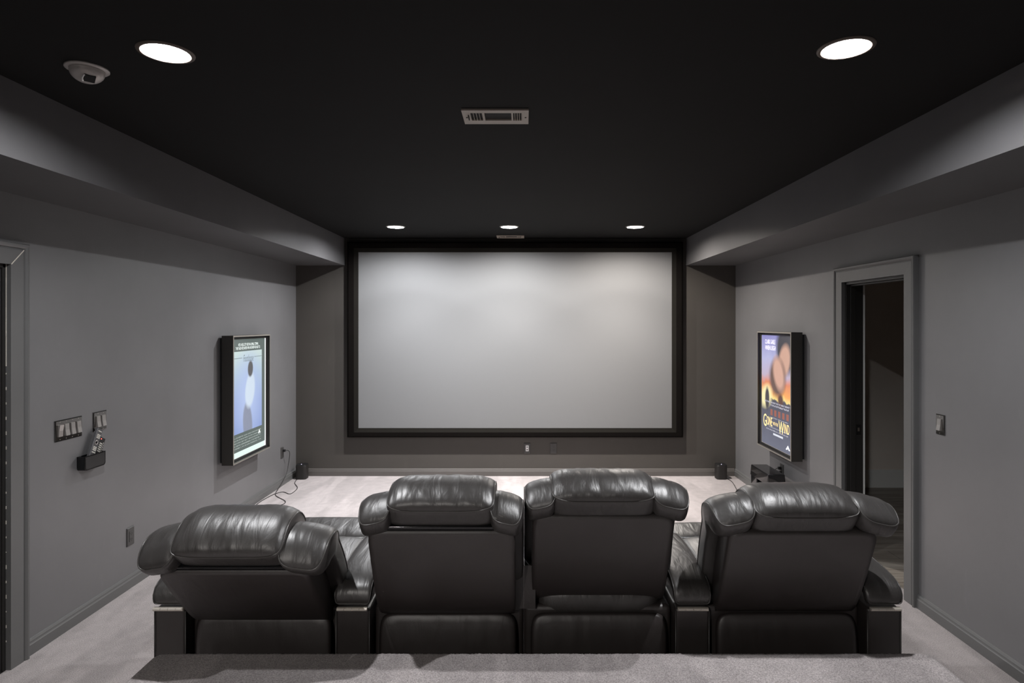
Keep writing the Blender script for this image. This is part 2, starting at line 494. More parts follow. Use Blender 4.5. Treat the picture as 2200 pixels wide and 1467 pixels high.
bm = bmesh.new(); casing(bm, lambda d: XR+T+d, RD0, RD1, RDH); struct('hall_casing', bm, M['white_trim'], d2)
bm = B((XR+T+.026, XR+T+.045, RD1+.005, RD1+.03, .07, .16)); struct('door_hinge', bm, M['black_plastic'], d2)

# hall beyond the right doorway
HX, HY0, HY1 = 5.2, 1.2, 6.65
struct('floor_hall', B((XR+.07, HX, HY0, HY1, -.10, -.002)), M['planks'])
struct('wall_hall_front', B((XR+T, HX, HY1, HY1+.1, -.1, ZC)), M['hall'])
struct('wall_hall_back', B((XR+T, HX, HY0-.1, HY0, -.1, ZC)), M['hall'])
struct('wall_hall_right', B((HX, HX+.1, HY0, HY1, -.1, ZC)), M['hall'])
struct('ceiling_hall', B((XR+T, HX, HY0, HY1, ZC, ZC+.1)), M['hall'])
struct('baseboard_hall', B((XR+T, HX, HY1-.018, HY1, 0, .176), (XR+T, HX, HY1-.012, HY1, .176, .188)), M['white_trim'])

# ------------------------------------------------------------------ recessed lamps
def lamp(x, y, kind, label):
    t = thing('recessed_light', label, 'ceiling light', (x, y, ZC), 'recessed ceiling lights')
    bm = bmesh.new()
    lathe(bm, [(HR-.001, .0), (HR-.001, -.004), (HR+.004, -.006), (LR, -.003), (LR+.001, 0)], (x, y, ZC), cap=False)
    obj('trim_ring', bm, M['trim_ring'] if kind in 'nb' else M['ring_white'], t, smooth=True)
    bm = bmesh.new()
    d = UP[kind] + .040
    lathe(bm, [(HR-.001, 0), (HR-.002, d), (HR-.004, .09)], (x, y, ZC), cap=False)
    obj('baffle', bm, M['baffle'], t, smooth=True)
    bm = bmesh.new()
    # frosted lens, slightly domed
    lathe(bm, [(HR-.0025, d), (HR*.8, d-.006), (HR*.5, d-.011), (HR*.2, d-.014), (.0005, d-.0145)], (x, y, ZC), cap=True)
    bulb(x, y, kind, t)
    obj('lens', bm, M['lens'], t, smooth=True)
    bm = bmesh.new()
    lathe(bm, [(HR+.002, .001), (HR+.002, .10), (.001, .10)], (x, y, ZC), cap=False)
    obj('housing', bm, M['steel'], t, smooth=True)
BULB = {'f': 122.0, 'n': 104.0, 'b': 190.0}       # watts of each bulb, spreading all round inside its can
BEAM = {'f': 195.0}                              # reflector beam, strongest in the three screen lamps
UP = {'f': .028, 'n': .029, 'b': .024}
def tint(x, kind):
    if kind == 'n': return (.975, .98, 1.0)
    if kind == 'b': return (1.0, .95, .90)
    return (1.0, .93, .86) if x > 1 else ((.975, .98, 1.0) if x < -1 else (1.0, .985, .97))
def bulb(x, y, kind, parent):
    L = bpy.data.lights.new('bulb', 'POINT'); L.energy = BULB[kind]; L.shadow_soft_size = .022; L.color = tint(x, kind)
    o = bpy.data.objects.new('bulb', L); COL.objects.link(o); o.parent = parent; o.location = (0, 0, UP[kind])
    if kind in BEAM:
        L = bpy.data.lights.new('beam', 'SPOT'); L.energy = BEAM[kind]; L.spot_size = math.radians(104); L.spot_blend = 1.0; L.shadow_soft_size = .022; L.color = tint(x, kind)
        o = bpy.data.objects.new('beam', L); COL.objects.link(o); o.parent = parent; o.location = (0, 0, UP[kind])
labs = ['large bright recessed ceiling light beside the grey dome fixture',
        'large bright recessed ceiling light above the right side of the seats, on its own',
        'small recessed ceiling light near the screen, over its left part',
        'small recessed ceiling light just before the far vent, over the screen middle',
        'small recessed ceiling light near the screen, over its right part',
        'added ceiling light behind the camera, unseen, towards the closed door side']
for (x, y, k), lb in zip(LAMPS, labs): lamp(x, y, k, lb)

# ------------------------------------------------------------------ ceiling vents
def vent(x0, y0, label):
    W, D = .306, .193
    t = thing('ceiling_vent', label, 'vent', (x0+W/2, y0+D/2, ZC), 'ceiling vents')
    z0, z1 = ZC-.009, ZC-.001
    hx = [(.038, .093), (.102, .226), (.234, .276)]
    hy = (.036, .140)
    bm = bmesh.new()
    xs = [0] + [v for h in hx for v in h] + [W]
    box(bm, x0, x0+W, y0, y0+hy[0], z0, z1)
    box(bm, x0, x0+W, y0+hy[1], y0+D, z0, z1)
    for a, b in ((0, hx[0][0]), (hx[0][1], hx[1][0]), (hx[1][1], hx[2][0]), (hx[2][1], W)):
        box(bm, x0+a, x0+b, y0+hy[0], y0+hy[1], z0, z1)
    obj('frame', bm, M['vent'], t)
    obj('backing', B((x0+.03, x0+.285, y0+.03, y0+.15, ZC-.0012, ZC-.0004)), M['slot'], t)
    for (a, b), lean in ((hx[0], -1), (hx[2], 1)):
        n = 4
        for k in range(n):
            xc = x0 + a + (b-a)*(k+.9)/n
            bm = bmesh.new(); obox(bm, (xc, y0+(hy[0]+hy[1])/2, ZC-.0055), (.0010, 0, 0), (0, (hy[1]-hy[0])/2, 0), (lean*.0012, 0, .004))
            obj('louvre', bm, M['vent'], t)
    for sx in (.018, W-.014):
        bm = bmesh.new(); lathe(bm, [(.0045, -.0015), (.0045, .001)], (x0+sx, y0+D/2, z0), seg=16)
        obj('screw', bm, M['slot'], t)
    obj('lever', B((x0+.0255, x0+.0295, y0+.06, y0+.115, z0-.008, z0)), M['slot'], t)
vent(-.283, 2.82, 'taupe metal ceiling vent in the middle of the dark ceiling')
vent(-.30, 6.88, 'slim pale ceiling vent tight above the top edge of the screen')

# dome fixture on the ceiling
t = thing('ceiling_dome_fixture', 'grey dome fixture with a square cut-out on the dark ceiling', 'ceiling fixture', (-1.662, 2.375, ZC))
cx, cy = -1.662, 2.375
bm = bmesh.new(); lathe(bm, [(.0735, 0), (.0735, -.005), (.070, -.008), (.05, -.009)], (cx, cy, ZC), cap=True); obj('flange', bm, M['dome'], t, smooth=True)
bm = bmesh.new(); prof = []
for k in range(11):
    a = k*PI/20; prof.append((max(.058*math.cos(a), .0005), -.012 - .044*math.sin(a)))
lathe(bm, [(.060, -.008)] + prof, (cx, cy, ZC)); obj('dome', bm, M['dome'], t, smooth=True)
n = Vector((.45, -.42, -.79)).normalized(); u = n.cross(Vector((0, 0, 1))).normalized(); v = u.cross(n)
c0 = Vector((cx, cy, ZC-.012)) + Vector((n.x*.053, n.y*.053, n.z*.043))
bm = bmesh.new(); obox(bm, c0, u*.019, v*.015, n*.006); obj('cut_out', bm, M['slot'], t, bevel=.002)
bm = bmesh.new(); tube(bm, [c0 + n*.006 + u*.0185 + v*(.015 - .030*k/6) + u*.004*math.sin(k*PI/6) for k in range(7)], .0028); obj('rim', bm, M['white_plastic'], t, smooth=True)

# ------------------------------------------------------------------ projection screen
t = thing('projection_screen', 'wide grey-white projection screen in a black velvet frame', 'screen', (-.095, YF, .45))
SX0, SX1, SZ0, SZ1 = -1.880, 1.686, .556, 2.556
FX0, FX1, FZ0, FZ1 = -2.005, 1.812, .452, 2.672
obj('screen_surface', B((SX0-.02, SX1+.02, 7.100, 7.106, SZ0-.02, SZ1+.02)), M['screen'], t)
def ring(bm, o0, o1, o2, o3, y0, i0, i1, i2, i3, y1, mi=0):
    A = [bm.verts.new(p) for p in ((o0, y0, o2), (o1, y0, o2), (o1, y0, o3), (o0, y0, o3))]
    Bv = [bm.verts.new(p) for p in ((i0, y1, i2), (i1, y1, i2), (i1, y1, i3), (i0, y1, i3))]
    for k in range(4):
        f = bm.faces.new((A[k], A[(k+1) % 4], Bv[(k+1) % 4], Bv[k])); f.material_index = mi
bm = bmesh.new()
e = .045
ring(bm, FX0, FX1, FZ0, FZ1, YF-.002, FX0, FX1, FZ0, FZ1, 7.085, 0)
ring(bm, FX0, FX1, FZ0, FZ1, 7.085, FX0+.02, FX1-.02, FZ0+.015, FZ1-.015, 7.072, 0)
ring(bm, FX0+.02, FX1-.02, FZ0+.015, FZ1-.015, 7.072, SX0-e, SX1+e, SZ0-e, SZ1+e, 7.072, 0)
ring(bm, SX0-e, SX1+e, SZ0-e, SZ1+e, 7.072, SX0, SX1, SZ0, SZ1, 7.098, 1)
obj('screen_frame', bm, [M['velvet'], M['velvet_lip']], t)

# ------------------------------------------------------------------ backlit poster boxes
def coords(nt, cy, cz, hy, hz, flip):
    """panel coordinates: p.x across (-1 left edge as seen .. 1), p.y up"""
    tc = N(nt, 'ShaderNodeNewGeometry')
    se = N(nt, 'ShaderNodeSeparateXYZ'); nt.links.new(tc.outputs['Position'], se.inputs[0])
    a = N(nt, 'ShaderNodeMapRange', clamp=False); a.inputs['From Min'].default_value = cy-hy; a.inputs['From Max'].default_value = cy+hy
    a.inputs['To Min'].default_value = 1 if flip else -1; a.inputs['To Max'].default_value = -1 if flip else 1
    b = N(nt, 'ShaderNodeMapRange', clamp=False); b.inputs['From Min'].default_value = cz-hz; b.inputs['From Max'].default_value = cz+hz; b.inputs['To Min'].default_value = -1; b.inputs['To Max'].default_value = 1
    nt.links.new(se.outputs['Y'], a.inputs['Value']); nt.links.new(se.outputs['Z'], b.inputs['Value'])
    return a.outputs['Result'], b.outputs['Result']

def math_n(nt, op, a, b=None, clamp=False):
    n = N(nt, 'ShaderNodeMath', operation=op, use_clamp=clamp)
    for i, v in enumerate((a, b)):
        if v is None: continue
        if isinstance(v, (int, float)): n.inputs[i].default_value = v
        else: nt.links.new(v, n.inputs[i])
    return n.outputs[0]

def ellipse(nt, X, Y, cx, cy, rx, ry, rot=0, soft=.25):
    dx = math_n(nt, 'SUBTRACT', X, cx); dy = math_n(nt, 'MULTIPLY', math_n(nt, 'SUBTRACT', Y, cy), 1.5)
    c, s = math.cos(rot), math.sin(rot)
    px = math_n(nt, 'ADD', math_n(nt, 'MULTIPLY', dx, c/rx), math_n(nt, 'MULTIPLY', dy, s/rx))
    py = math_n(nt, 'ADD', math_n(nt, 'MULTIPLY', dx, -s/ry), math_n(nt, 'MULTIPLY', dy, c/ry))
    r = math_n(nt, 'SQRT', math_n(nt, 'ADD', math_n(nt, 'MULTIPLY', px, px), math_n(nt, 'MULTIPLY', py, py)))
    m = N(nt, 'ShaderNodeMapRange'); m.inputs['From Min'].default_value = 1+soft; m.inputs['From Max'].default_value = 1-soft
    nt.links.new(r, m.inputs['Value'])
    return m.outputs['Result']

def ramp(nt, fac, stops):
    r = N(nt, 'ShaderNodeValToRGB')
    el = r.color_ramp.elements
    while len(el) < len(stops): el.new(.5)
    for e_, (p, c) in zip(el, stops):
        e_.position = p; e_.color = (*c, 1)
    nt.links.new(fac, r.inputs['Fac'])
    return r.outputs['Color']

def band(nt, v, lo, hi):
    return math_n(nt, 'MULTIPLY', math_n(nt, 'GREATER_THAN', v, lo), math_n(nt, 'LESS_THAN', v, hi))

def finish(nt, b, col, strength):
    b.inputs['Base Color'].default_value = (.05, .05, .05, 1)
    nt.links.new(col, b.inputs['Emission Color'])
    b.inputs['Emission Strength'].default_value = strength
    b.inputs['Roughness'].default_value = .15

def poster_blue(cy, cz, hy, hz):
    m, nt, b = new_mat('backlit_blue_print')
    X, Y = coords(nt, cy, cz, hy, hz, False)
    g = math_n(nt, 'ADD', math_n(nt, 'MULTIPLY', Y, -.5), .5)
    bl = ramp(nt, g, [(0.1, (.58, .70, .68)), (.3, (.42, .55, .66)), (.55, (.27, .36, .66)), (.85, (.25, .34, .64))])
    # plain soft shapes in the colours of the print
    bl = mix_rgb(nt, ellipse(nt, X, Y, -.05, .02, .62, .85, 0, .6), bl, (.42, .52, .80))
    bl = mix_rgb(nt, ellipse(nt, X, Y, -.10, -.48, .26, .55, .12, .12), bl, (.24, .27, .37))
    bl = mix_rgb(nt, ellipse(nt, X, Y, .04, .10, .27, .46, -.22, .15), bl, (.62, .72, .84))
    bl = mix_rgb(nt, ellipse(nt, X, Y, .06, .47, .15, .21, -.1, .15), bl, (.085, .085, .09))
    ins = math_n(nt, 'MULTIPLY', band(nt, X, -.90, .76), band(nt, Y, -.60, .79))
    c = mix_rgb(nt, ins, (.085, .115, .105), bl)
    # unreadable credit lines at the foot
    cred = math_n(nt, 'MULTIPLY', band(nt, Y, -.86, -.64), band(nt, X, -.85, .7))
    st = math_n(nt, 'GREATER_THAN', math_n(nt, 'SINE', math_n(nt, 'MULTIPLY', Y, 140)), .25)
    no = N(nt, 'ShaderNodeTexNoise'); no.inputs['Scale'].default_value = 55
    nm = math_n(nt, 'GREATER_THAN', no.outputs['Fac'], .47)
    c = mix_rgb(nt, math_n(nt, 'MULTIPLY', math_n(nt, 'MULTIPLY', cred, st), nm), c, (.30, .35, .33))
    # brighter foot margin; the far-edge strip is a reflected glow painted in
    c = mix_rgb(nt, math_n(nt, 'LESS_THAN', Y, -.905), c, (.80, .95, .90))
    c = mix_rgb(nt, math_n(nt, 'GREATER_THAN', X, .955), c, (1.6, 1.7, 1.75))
    finish(nt, b, c, 1.0)
    return m

def poster_sunset(cy, cz, hy, hz):
    m, nt, b = new_mat('backlit_sunset_print')
    X, Y = coords(nt, cy, cz, hy, hz, True)
    g = math_n(nt, 'ADD', math_n(nt, 'MULTIPLY', Y, -.5), .5)
    no = N(nt, 'ShaderNodeTexNoise'); no.inputs['Scale'].default_value = 6; no.inputs['Detail'].default_value = 4
    gn = math_n(nt, 'ADD', g, math_n(nt, 'MULTIPLY', math_n(nt, 'SUBTRACT', no.outputs['Fac'], .5), .12))
    c = ramp(nt, gn, [(0, (.25, .24, .55)), (.22, (.46, .47, .72)), (.36, (.52, .42, .55)), (.43, (.75, .24, .12)), (.52, (.95, .40, .10)), (.565, (.98, .75, .26)), (.575, (.055, .055, .085)), (1, (.13, .14, .20))])
    # plain soft shapes in the colours of the print
    c = mix_rgb(nt, ellipse(nt, X, Y, .62, .78, .62, .62, .2, .18), c, (.035, .035, .05))
    c = mix_rgb(nt, ellipse(nt, X, Y, .48, .56, .32, .44, -.45, .2), c, (.62, .36, .27))
    c = mix_rgb(nt, ellipse(nt, X, Y, .05, .26, .50, .50, .35, .2), c, (.14, .075, .06))
    c = mix_rgb(nt, ellipse(nt, X, Y, .12, .33, .30, .46, .5, .25), c, (.66, .38, .29))
    c = mix_rgb(nt, ellipse(nt, X, Y, -.70, -.12, .40, .28, .4, .3), c, (.95, .85, .45))
    c = mix_rgb(nt, ellipse(nt, X, Y, -.62, -.16, .14, .30, 0, .2), c, (.04, .035, .045))
    c = mix_rgb(nt, ellipse(nt, X, Y, .25, -.13, .16, .16, 0, .3), c, (.10, .04, .03))
    for k in range(5):
        s = math_n(nt, 'MULTIPLY', band(nt, X, -.40+k*.25, -.26+k*.25), band(nt, Y, -.44, -.33))
        c = mix_rgb(nt, s, c, (.33, .10, .07))
    for lo, hi, x0, x1 in ((-.225, -.195, -.8, .9), (-.275, -.245, -.4, .75), (-.485, -.47, -.4, .7), (-.665, -.65, -.5, .8), (-.715, -.695, -.7, .7)):
        s = math_n(nt, 'MULTIPLY', band(nt, Y, lo, hi), band(nt, X, x0, x1))
        nn = N(nt, 'ShaderNodeTexNoise'); nn.inputs['Scale'].default_value = 70
        s = math_n(nt, 'MULTIPLY', s, math_n(nt, 'GREATER_THAN', nn.outputs['Fac'], .48))
        c = mix_rgb(nt, s, c, (.48, .47, .55))
    s = math_n(nt, 'MULTIPLY', band(nt, Y, -.78, -.745), band(nt, X, -.22, .40))
    c = mix_rgb(nt, s, c, (.75, .77, .85))
    finish(nt, b, c, 1.0)
    return m

def text_mesh(txt, W, H, place, align='CENTER', shear=0.0, depth=.0006):
    """lettering fitted to W x H; place(a, b) maps lettering plane to the room"""
    cu = bpy.data.curves.new('lettering', 'FONT'); cu.body = txt; cu.align_x = align; cu.align_y = 'CENTER'; cu.size = 1; cu.shear = shear; cu.resolution_u = 3
    o = bpy.data.objects.new('lettering', cu); COL.objects.link(o)
    dg = bpy.context.evaluated_depsgraph_get()
    me = bpy.data.meshes.new_from_object(o.evaluated_get(dg))
    bpy.data.objects.remove(o); bpy.data.curves.remove(cu)
    xs = [v.co.x for v in me.vertices]; ys = [v.co.y for v in me.vertices]
    sx = W/(max(xs)-min(xs)); sy = H/(max(ys)-min(ys)); mx, my = (max(xs)+min(xs))/2, (max(ys)+min(ys))/2
    bm = bmesh.new(); bm.from_mesh(me); bpy.data.meshes.remove(me)
    for v in bm.verts:
        v.co = place((v.co.x-mx)*sx, (v.co.y-my)*sy)
    return bm

def merge(*bms):
    out = bms[0]
    for b in bms[1:]:
        me = bpy.data.meshes.new('tmp'); b.to_mesh(me); b.free(); out.from_mesh(me); bpy.data.meshes.remove(me)
    return out

def poster_box(side, y0, y1, z0, z1, label):
    s = 1 if side == 'L' else -1            # direction into the room
    xw = XL if side == 'L' else XR
    D = .122
    t = thing('poster_light_box', label, 'light box', (xw + s*.06, (y0+y1)/2, (z0+z1)/2), 'backlit poster boxes')
    X = lambda d: xw + s*d
    bm = bmesh.new()
    def rg(e0, d0, e1, d1, mi):
        A = [bm.verts.new(p) for p in ((X(d0), y0+e0, z0+e0), (X(d0), y1-e0, z0+e0), (X(d0), y1-e0, z1-e0), (X(d0), y0+e0, z1-e0))]
        Z = [bm.verts.new(p) for p in ((X(d1), y0+e1, z0+e1), (X(d1), y1-e1, z0+e1), (X(d1), y1-e1, z1-e1), (X(d1), y0+e1, z1-e1))]
        for k in range(4):
            bm.faces.new((A[k], A[(k+1) % 4], Z[(k+1) % 4], Z[k])).material_index = mi
    rg(0, .022, 0, D-.002, 0); rg(0, D-.002, .003, D, 1); rg(.003, D, .013, D, 1); rg(.013, D, .015, D-.022, 0)
    rg(.015, D-.022, .022, D-.020, 2); rg(.022, D-.020, .034, D-.030, 2); rg(.034, D-.030, .036, D-.033, 1)
    rg(.0, .022, .3, .022, 0)
    obj('frame', bm, [M['frame'], M['frame_lip'], M['black_plastic']], t)
    xa, xb = sorted((X(0), X(.03)))
    obj('mounting_box', B((xa, xb, y0+.02, y1-.02, z0+.02, z1-.02)), M['black_plastic'], t)
    p0, p1, q0, q1 = y0+.034, y1-.034, z0+.034, z1-.034
    cy, cz, hy, hz = (p0+p1)/2, (q0+q1)/2, (p1-p0)/2, (q1-q0)/2
    xa, xb = sorted((X(D-.040), X(D-.034)))
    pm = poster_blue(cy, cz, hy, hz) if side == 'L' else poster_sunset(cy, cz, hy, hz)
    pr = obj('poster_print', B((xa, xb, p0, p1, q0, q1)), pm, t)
    xl = X(D-.0332)
    sg = 1 if side == 'L' else -1
    def at(px, py): return lambda a, b: (xl, cy + sg*(px*hy + a), cz + py*hz + b)
    if side == 'L':
        bmw = merge(text_mesh("HE'S A BIG-CITY KID IN A SMALL TOWN.", .36*1.15, .026, at(-.05, .905)),
                    text_mesh("THEY SAID HE'D NEVER WIN. HE KNEW HE HAD TO.", .45*1.12, .026, at(-.06, .845)))
        obj('tagline_lettering', bmw, emit('white_print', (.62, .68, .66), 1.0), pr)
        bmt = text_mesh('Footloose', .21, .062, at(-.06, .665), shear=.35)
        box(bmt, min(xl, xl+.0004*s), max(xl, xl+.0004*s), cy-.88*hy, cy-.42*hy, cz+.672*hz, cz+.680*hz)
        box(bmt, min(xl, xl+.0004*s), max(xl, xl+.0004*s), cy+.28*hy, cy+.74*hy, cz+.672*hz, cz+.680*hz)
        obj('title_lettering', bmt, emit('dark_print', (.08, .10, .11), 1.0), pr)
        bml = bmesh.new()
        bml.faces.new([bml.verts.new((xl, cy+(.60+a)*hy, cz+(-.70+b)*hz)) for a, b in ((-.07, -.03), (-.025, -.03), (0, .0), (.025, -.03), (.07, -.03), (.0, .045))])
        obj('emblem', bml, emit('white_emblem', (.62, .68, .66), 1.0), pr)
    else:
        bmw = merge(text_mesh('CLARK GABLE', .24, .042, at(-.42, .88)), text_mesh('VIVIEN LEIGH', .25, .042, at(-.41, .77)))
        obj('cast_lettering', bmw, emit('pale_print', (.72, .70, .85), 1.0), pr)
        bmt = merge(text_mesh('G', .075, .118, at(-.77, -.565)), text_mesh('ONE', .13, .085, at(-.46, -.56)), text_mesh('WITH THE', .115, .030, at(-.07, -.575)),
                    text_mesh('W', .115, .115, at(.30, -.60)), text_mesh('IND', .105, .085, at(.635, -.585)))
        obj('title_lettering', bmt, emit('gold_print', (.90, .66, .26), 1.0), pr)
        bml = bmesh.new()
        bml.faces.new([bml.verts.new((xl, cy-(.70+a)*hy, cz+(-.90+b)*hz)) for a, b in ((-.13, -.03), (-.05, -.03), (0, .0), (.05, -.03), (.13, -.03), (0, .05))])
        obj('emblem', bml, emit('white_emblem', (.75, .77, .85), 1.0), pr)
    return t
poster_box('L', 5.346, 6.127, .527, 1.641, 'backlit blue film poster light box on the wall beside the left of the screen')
poster_box('R', 5.385, 6.166, .552, 1.670, 'backlit orange and navy film poster light box beside the open doorway')

# ------------------------------------------------------------------ wall plates
def bevel_box(bm, x0, x1, y0, y1, z0, z1, axis, e=.004):
    """plate with chamfered face; axis '+x','-x','-y' is the facing"""
    if axis == '-y':
        f = lambda a, b, d: (a, y1 - d, b); a0, a1, D = x0, x1, y1-y0
    elif axis == '+x':
        f = lambda a, b, d: (x0 + d, a, b); a0, a1, D = y0, y1, x1-x0
    else:
        f = lambda a, b, d: (x1 - d, a, b); a0, a1, D = y0, y1, x1-x0
    rows = []
    for d, k in ((0, 0), (D*.45, 0), (D, e)):
        rows.append([bm.verts.new(f(*p, d)) for p in ((a0+k, z0+k), (a1-k, z0+k), (a1-k, z1-k), (a0+k, z1-k))])
    for r, q in zip(rows, rows[1:]):
        for i in range(4): bm.faces.new((r[i], r[(i+1) % 4], q[(i+1) % 4], q[i]))
    bm.faces.new(rows[-1]); bm.faces.new(rows[0][::-1])

def switch_plate(side, yc, zc, w, n, label, pos, up):
    s = 1 if side == 'L' else -1
    xw = XL if side == 'L' else XR
    h = .118
    t = thing('switch_plate', label, 'light switch', (xw, yc, zc), None)
    ax = '+x' if side == 'L' else '-x'
    xa, xb = sorted((xw, xw + s*.007))
    bm = bmesh.new(); bevel_box(bm, xa, xb, yc-w/2, yc+w/2, zc-h/2, zc+h/2, ax, .005)
    obj('cover_plate', bm, M['nickel'], t)
    for p in pos:
        for dz in (-.049, .049):
            x1, x2 = sorted((xw + s*.0068, xw + s*.0078))
            obj('screw', B((x1, x2, yc+p-.002, yc+p+.002, zc+dz-.002, zc+dz+.002)), M['steel'], t)
    for p, u in zip(pos, up):
        # decorator rocker: two slopes meeting at a ridge
        bm = bmesh.new(); hw, hh = .0155, .033
        a, b = (.0085, .0155) if u else (.0155, .0085)
        prof = [(0, -hh), (a, -hh), (.0105, 0), (b, hh), (0, hh)]
        prism(bm, prof, lambda d, zz, tt: (xw + s*(.004+d), tt, zc+zz), yc+p-hw, yc+p+hw)
        obj('rocker', bm, M['rocker'], t)
switch_plate('L', 3.574, 1.145, .213, 4, 'wide black nickel four-rocker switch plate by the left door casing', (-.072, -.024, .024, .072), (1, 0, 0, 0))
switch_plate('L', 3.837, 1.149, .120, 2, 'black nickel two-rocker switch plate above the remote holder', (-.0235, .0235), (0, 0))
switch_plate('R', 3.632, 1.159, .075, 1, 'black nickel single rocker switch plate on the right wall', (0,), (0,))

def outlet(face, a, z, label, kind='duplex'):
    h, w = .120, .076
    if face == 'L': loc = (XL, a, z); P = lambda u, v, d: (XL+d, a+u, z+v); bb = (XL, XL+.007, a-w/2, a+w/2, z-h/2, z+h/2, '+x')
    elif face == 'R': loc = (XR, a, z); P = lambda u, v, d: (XR-d, a+u, z+v); bb = (XR-.007, XR, a-w/2, a+w/2, z-h/2, z+h/2, '-x')
    else: loc = (a, YF, z); P = lambda u, v, d: (a+u, YF-d, z+v); bb = (a-w/2, a+w/2, YF-.007, YF, z-h/2, z+h/2, '-y')
    t = thing('wall_outlet', label, 'outlet', loc)
    bm = bmesh.new(); bevel_box(bm, *bb, .004); obj('cover_plate', bm, M['outlet'], t)
    def slab(bm, u0, u1, v0, v1, d0, d1):
        vs = [bm.verts.new(P(u, v, d)) for d in (d0, d1) for u, v in ((u0, v0), (u1, v0), (u1, v1), (u0, v1))]
        for f in ((0,3,2,1),(4,5,6,7),(0,1,5,4),(1,2,6,5),(2,3,7,6),(3,0,4,7)): bm.faces.new([vs[i] for i in f])
    bm = bmesh.new(); slab(bm, -.0168, .0168, -.0335, .0335, .006, .009)
    obj('insert', bm, M['white_plastic'] if kind == 'ports' else M['outlet'], t)
    if kind == 'ports':
        for v in (-.015, .015):
            bm = bmesh.new(); slab(bm, -.008, .008, v-.0045, v+.0045, .0085, .0094); obj('port', bm, M['slot'], t)
    else:
        for v in (-.018, .018):
            bm = bmesh.new(); slab(bm, -.008, -.0055, v-.003, v+.006, .0085, .0094); slab(bm, .0055, .008, v-.003, v+.006, .0085, .0094); slab(bm, -.002, .002, v-.010, v-.006, .0085, .0094); obj('socket_slots', bm, M['slot'], t)
    return t
outlet('L', 4.135, .338, 'dark wall outlet low on the left wall, nothing plugged in')
outlet('L', 6.733, .352, 'dark wall outlet in the left corner with a cord plugged in')
outlet('R', 5.862, .365, 'dark wall outlet behind the glossy black subwoofer')
outlet('F', .041, .316, 'dark wall plate with white port insert under the screen', 'ports')
outlet('F', .342, .316, 'plain dark wall outlet under the screen, right of the white insert')

# ------------------------------------------------------------------ remote holder with two remotes
t = thing('wall_mounted_remote_holder', 'glossy black plastic caddy on the left wall holding remotes', 'holder', (XL, 3.735, .925))
hy0, hy1, hz0, hz1, hd = 3.643, 3.825, .884, .968, .046
bm = bmesh.new()
def rrect(y0, y1, z0, z1, r, top=False):
    pts = []
    for (cy_, cz_, a0) in ((y1-r, z0+r, -90), (y0+r, z0+r, 180)):
        for k in range(7):
            a = math.radians(a0 + k*15); pts.append((cy_ + r*math.cos(a), cz_ + r*math.sin(a)))
    # order: bottom-right corner sweep then bottom-left
    br = pts[:7]; blc = pts[7:]
    return [(y1, z1)] + br[::-1] + blc[::-1] + [(y0, z1)]
prof = rrect(hy0, hy1, hz0, hz1, .018)
inn = rrect(hy0+.003, hy1-.003, hz0+.003, hz1+.0005, .016)
prism(bm, prof, lambda a, b, d: (XL+d, a, b), hd-.003, hd)          # front wall
prism(bm, prof, lambda a, b, d: (XL+d, a, b), .0005, .004)          # back wall
for (a0, b0), (a1, b1) in zip(prof, prof[1:]):                      # rim of sides and bottom
    c = Vector((0, (a0+a1)/2, (b0+b1)/2)); dv = Vector((0, a1-a0, b1-b0))
    if dv.length < 1e-6: continue
    nrm = Vector((0, -dv.z, dv.y)).normalized()
    mid = Vector((0, (hy0+hy1)/2, (hz0+hz1)/2))
    if nrm.dot(mid-c) < 0: nrm = -nrm
    obox(bm, Vector((XL+hd/2, c.y, c.z)) + nrm*.0012, (hd/2-.001, 0, 0), dv/2, nrm*.0012)
obj('tray', bm, M['black_gloss'], t)
bm = bmesh.new(); prism(bm, rrect(hy0+.008, hy1-.008, hz0+.007, hz1-.006, .014), lambda a, b, d: (XL+d, a, b), hd, hd+.0012)
obj('face_panel', bm, M['black_plastic'], t)

def remote(name, label, base, tip, w, th, x, style):
    """flat remote leaning in the holder; base and tip are (y, z) of its centre line"""
    b0, t0 = Vector((0, *base)), Vector((0, *tip))
    ax = (t0-b0); L = ax.length; ax.normalize()
    ac = Vector((0, ax.z, -ax.y)); nx = Vector((1, 0, 0))
    t = thing(name, label, 'remote control', (x, *base))
    O = Vector((x, *base))
    P = lambda u, v, d: O + ac*u + ax*v + nx*d
    bm = bmesh.new(); obox(bm, P(0, L/2, 0), ac*(w/2), ax*(L/2), nx*(th/2)); obj('body', bm, M['black_plastic'] if style else M['remote_grey'], t, bevel=.003)
    def key(c, a, b):
        bm = bmesh.new(); obox(bm, c, a, b, nx*.001); obj('button', bm, M['pale_button'], t)
    if style == 0:
        for v0 in (.218, .196, .187, .178, .121, .112, .103, .089):
            for u in (-.0105, 0, .0105): key(P(u, v0, th/2+.0008), ac*.0046, ax*.0030)
        bm = bmesh.new(); tube(bm, [P(.012*math.cos(k*PI/10), .150+.012*math.sin(k*PI/10), th/2+.0005) for k in range(20)], .0016, closed=True); obj('ring_pad', bm, M['steel'], t, smooth=True)
        bm = bmesh.new(); tube(bm, [P(.0045*math.cos(k*PI/6), .150+.0045*math.sin(k*PI/6), th/2+.0005) for k in range(12)], .003, closed=True); obj('centre_button', bm, M['black_gloss'], t, smooth=True)
    else:
        for i in range(5):
            for j in range(3): key(P(-.012+.009*j, .078+.012*i, th/2+.0008), ac*.003, ax*.0035)
        for i in range(6): key(P(.018, .072+.0125*i, th/2+.0008), ac*.0022, ax*.003)
        bm = bmesh.new(); obox(bm, P(-.012, L-.012, th/2+.0008), ac*.003, ax*.003, nx*.001); obj('power_button', bm, M['led_red'], t)
M['remote_grey'] = plain('grey_remote_case', (.10, .10, .105), .35, .3)
M['pale_button'] = plain('pale_button', (.62, .60, .55), .5)
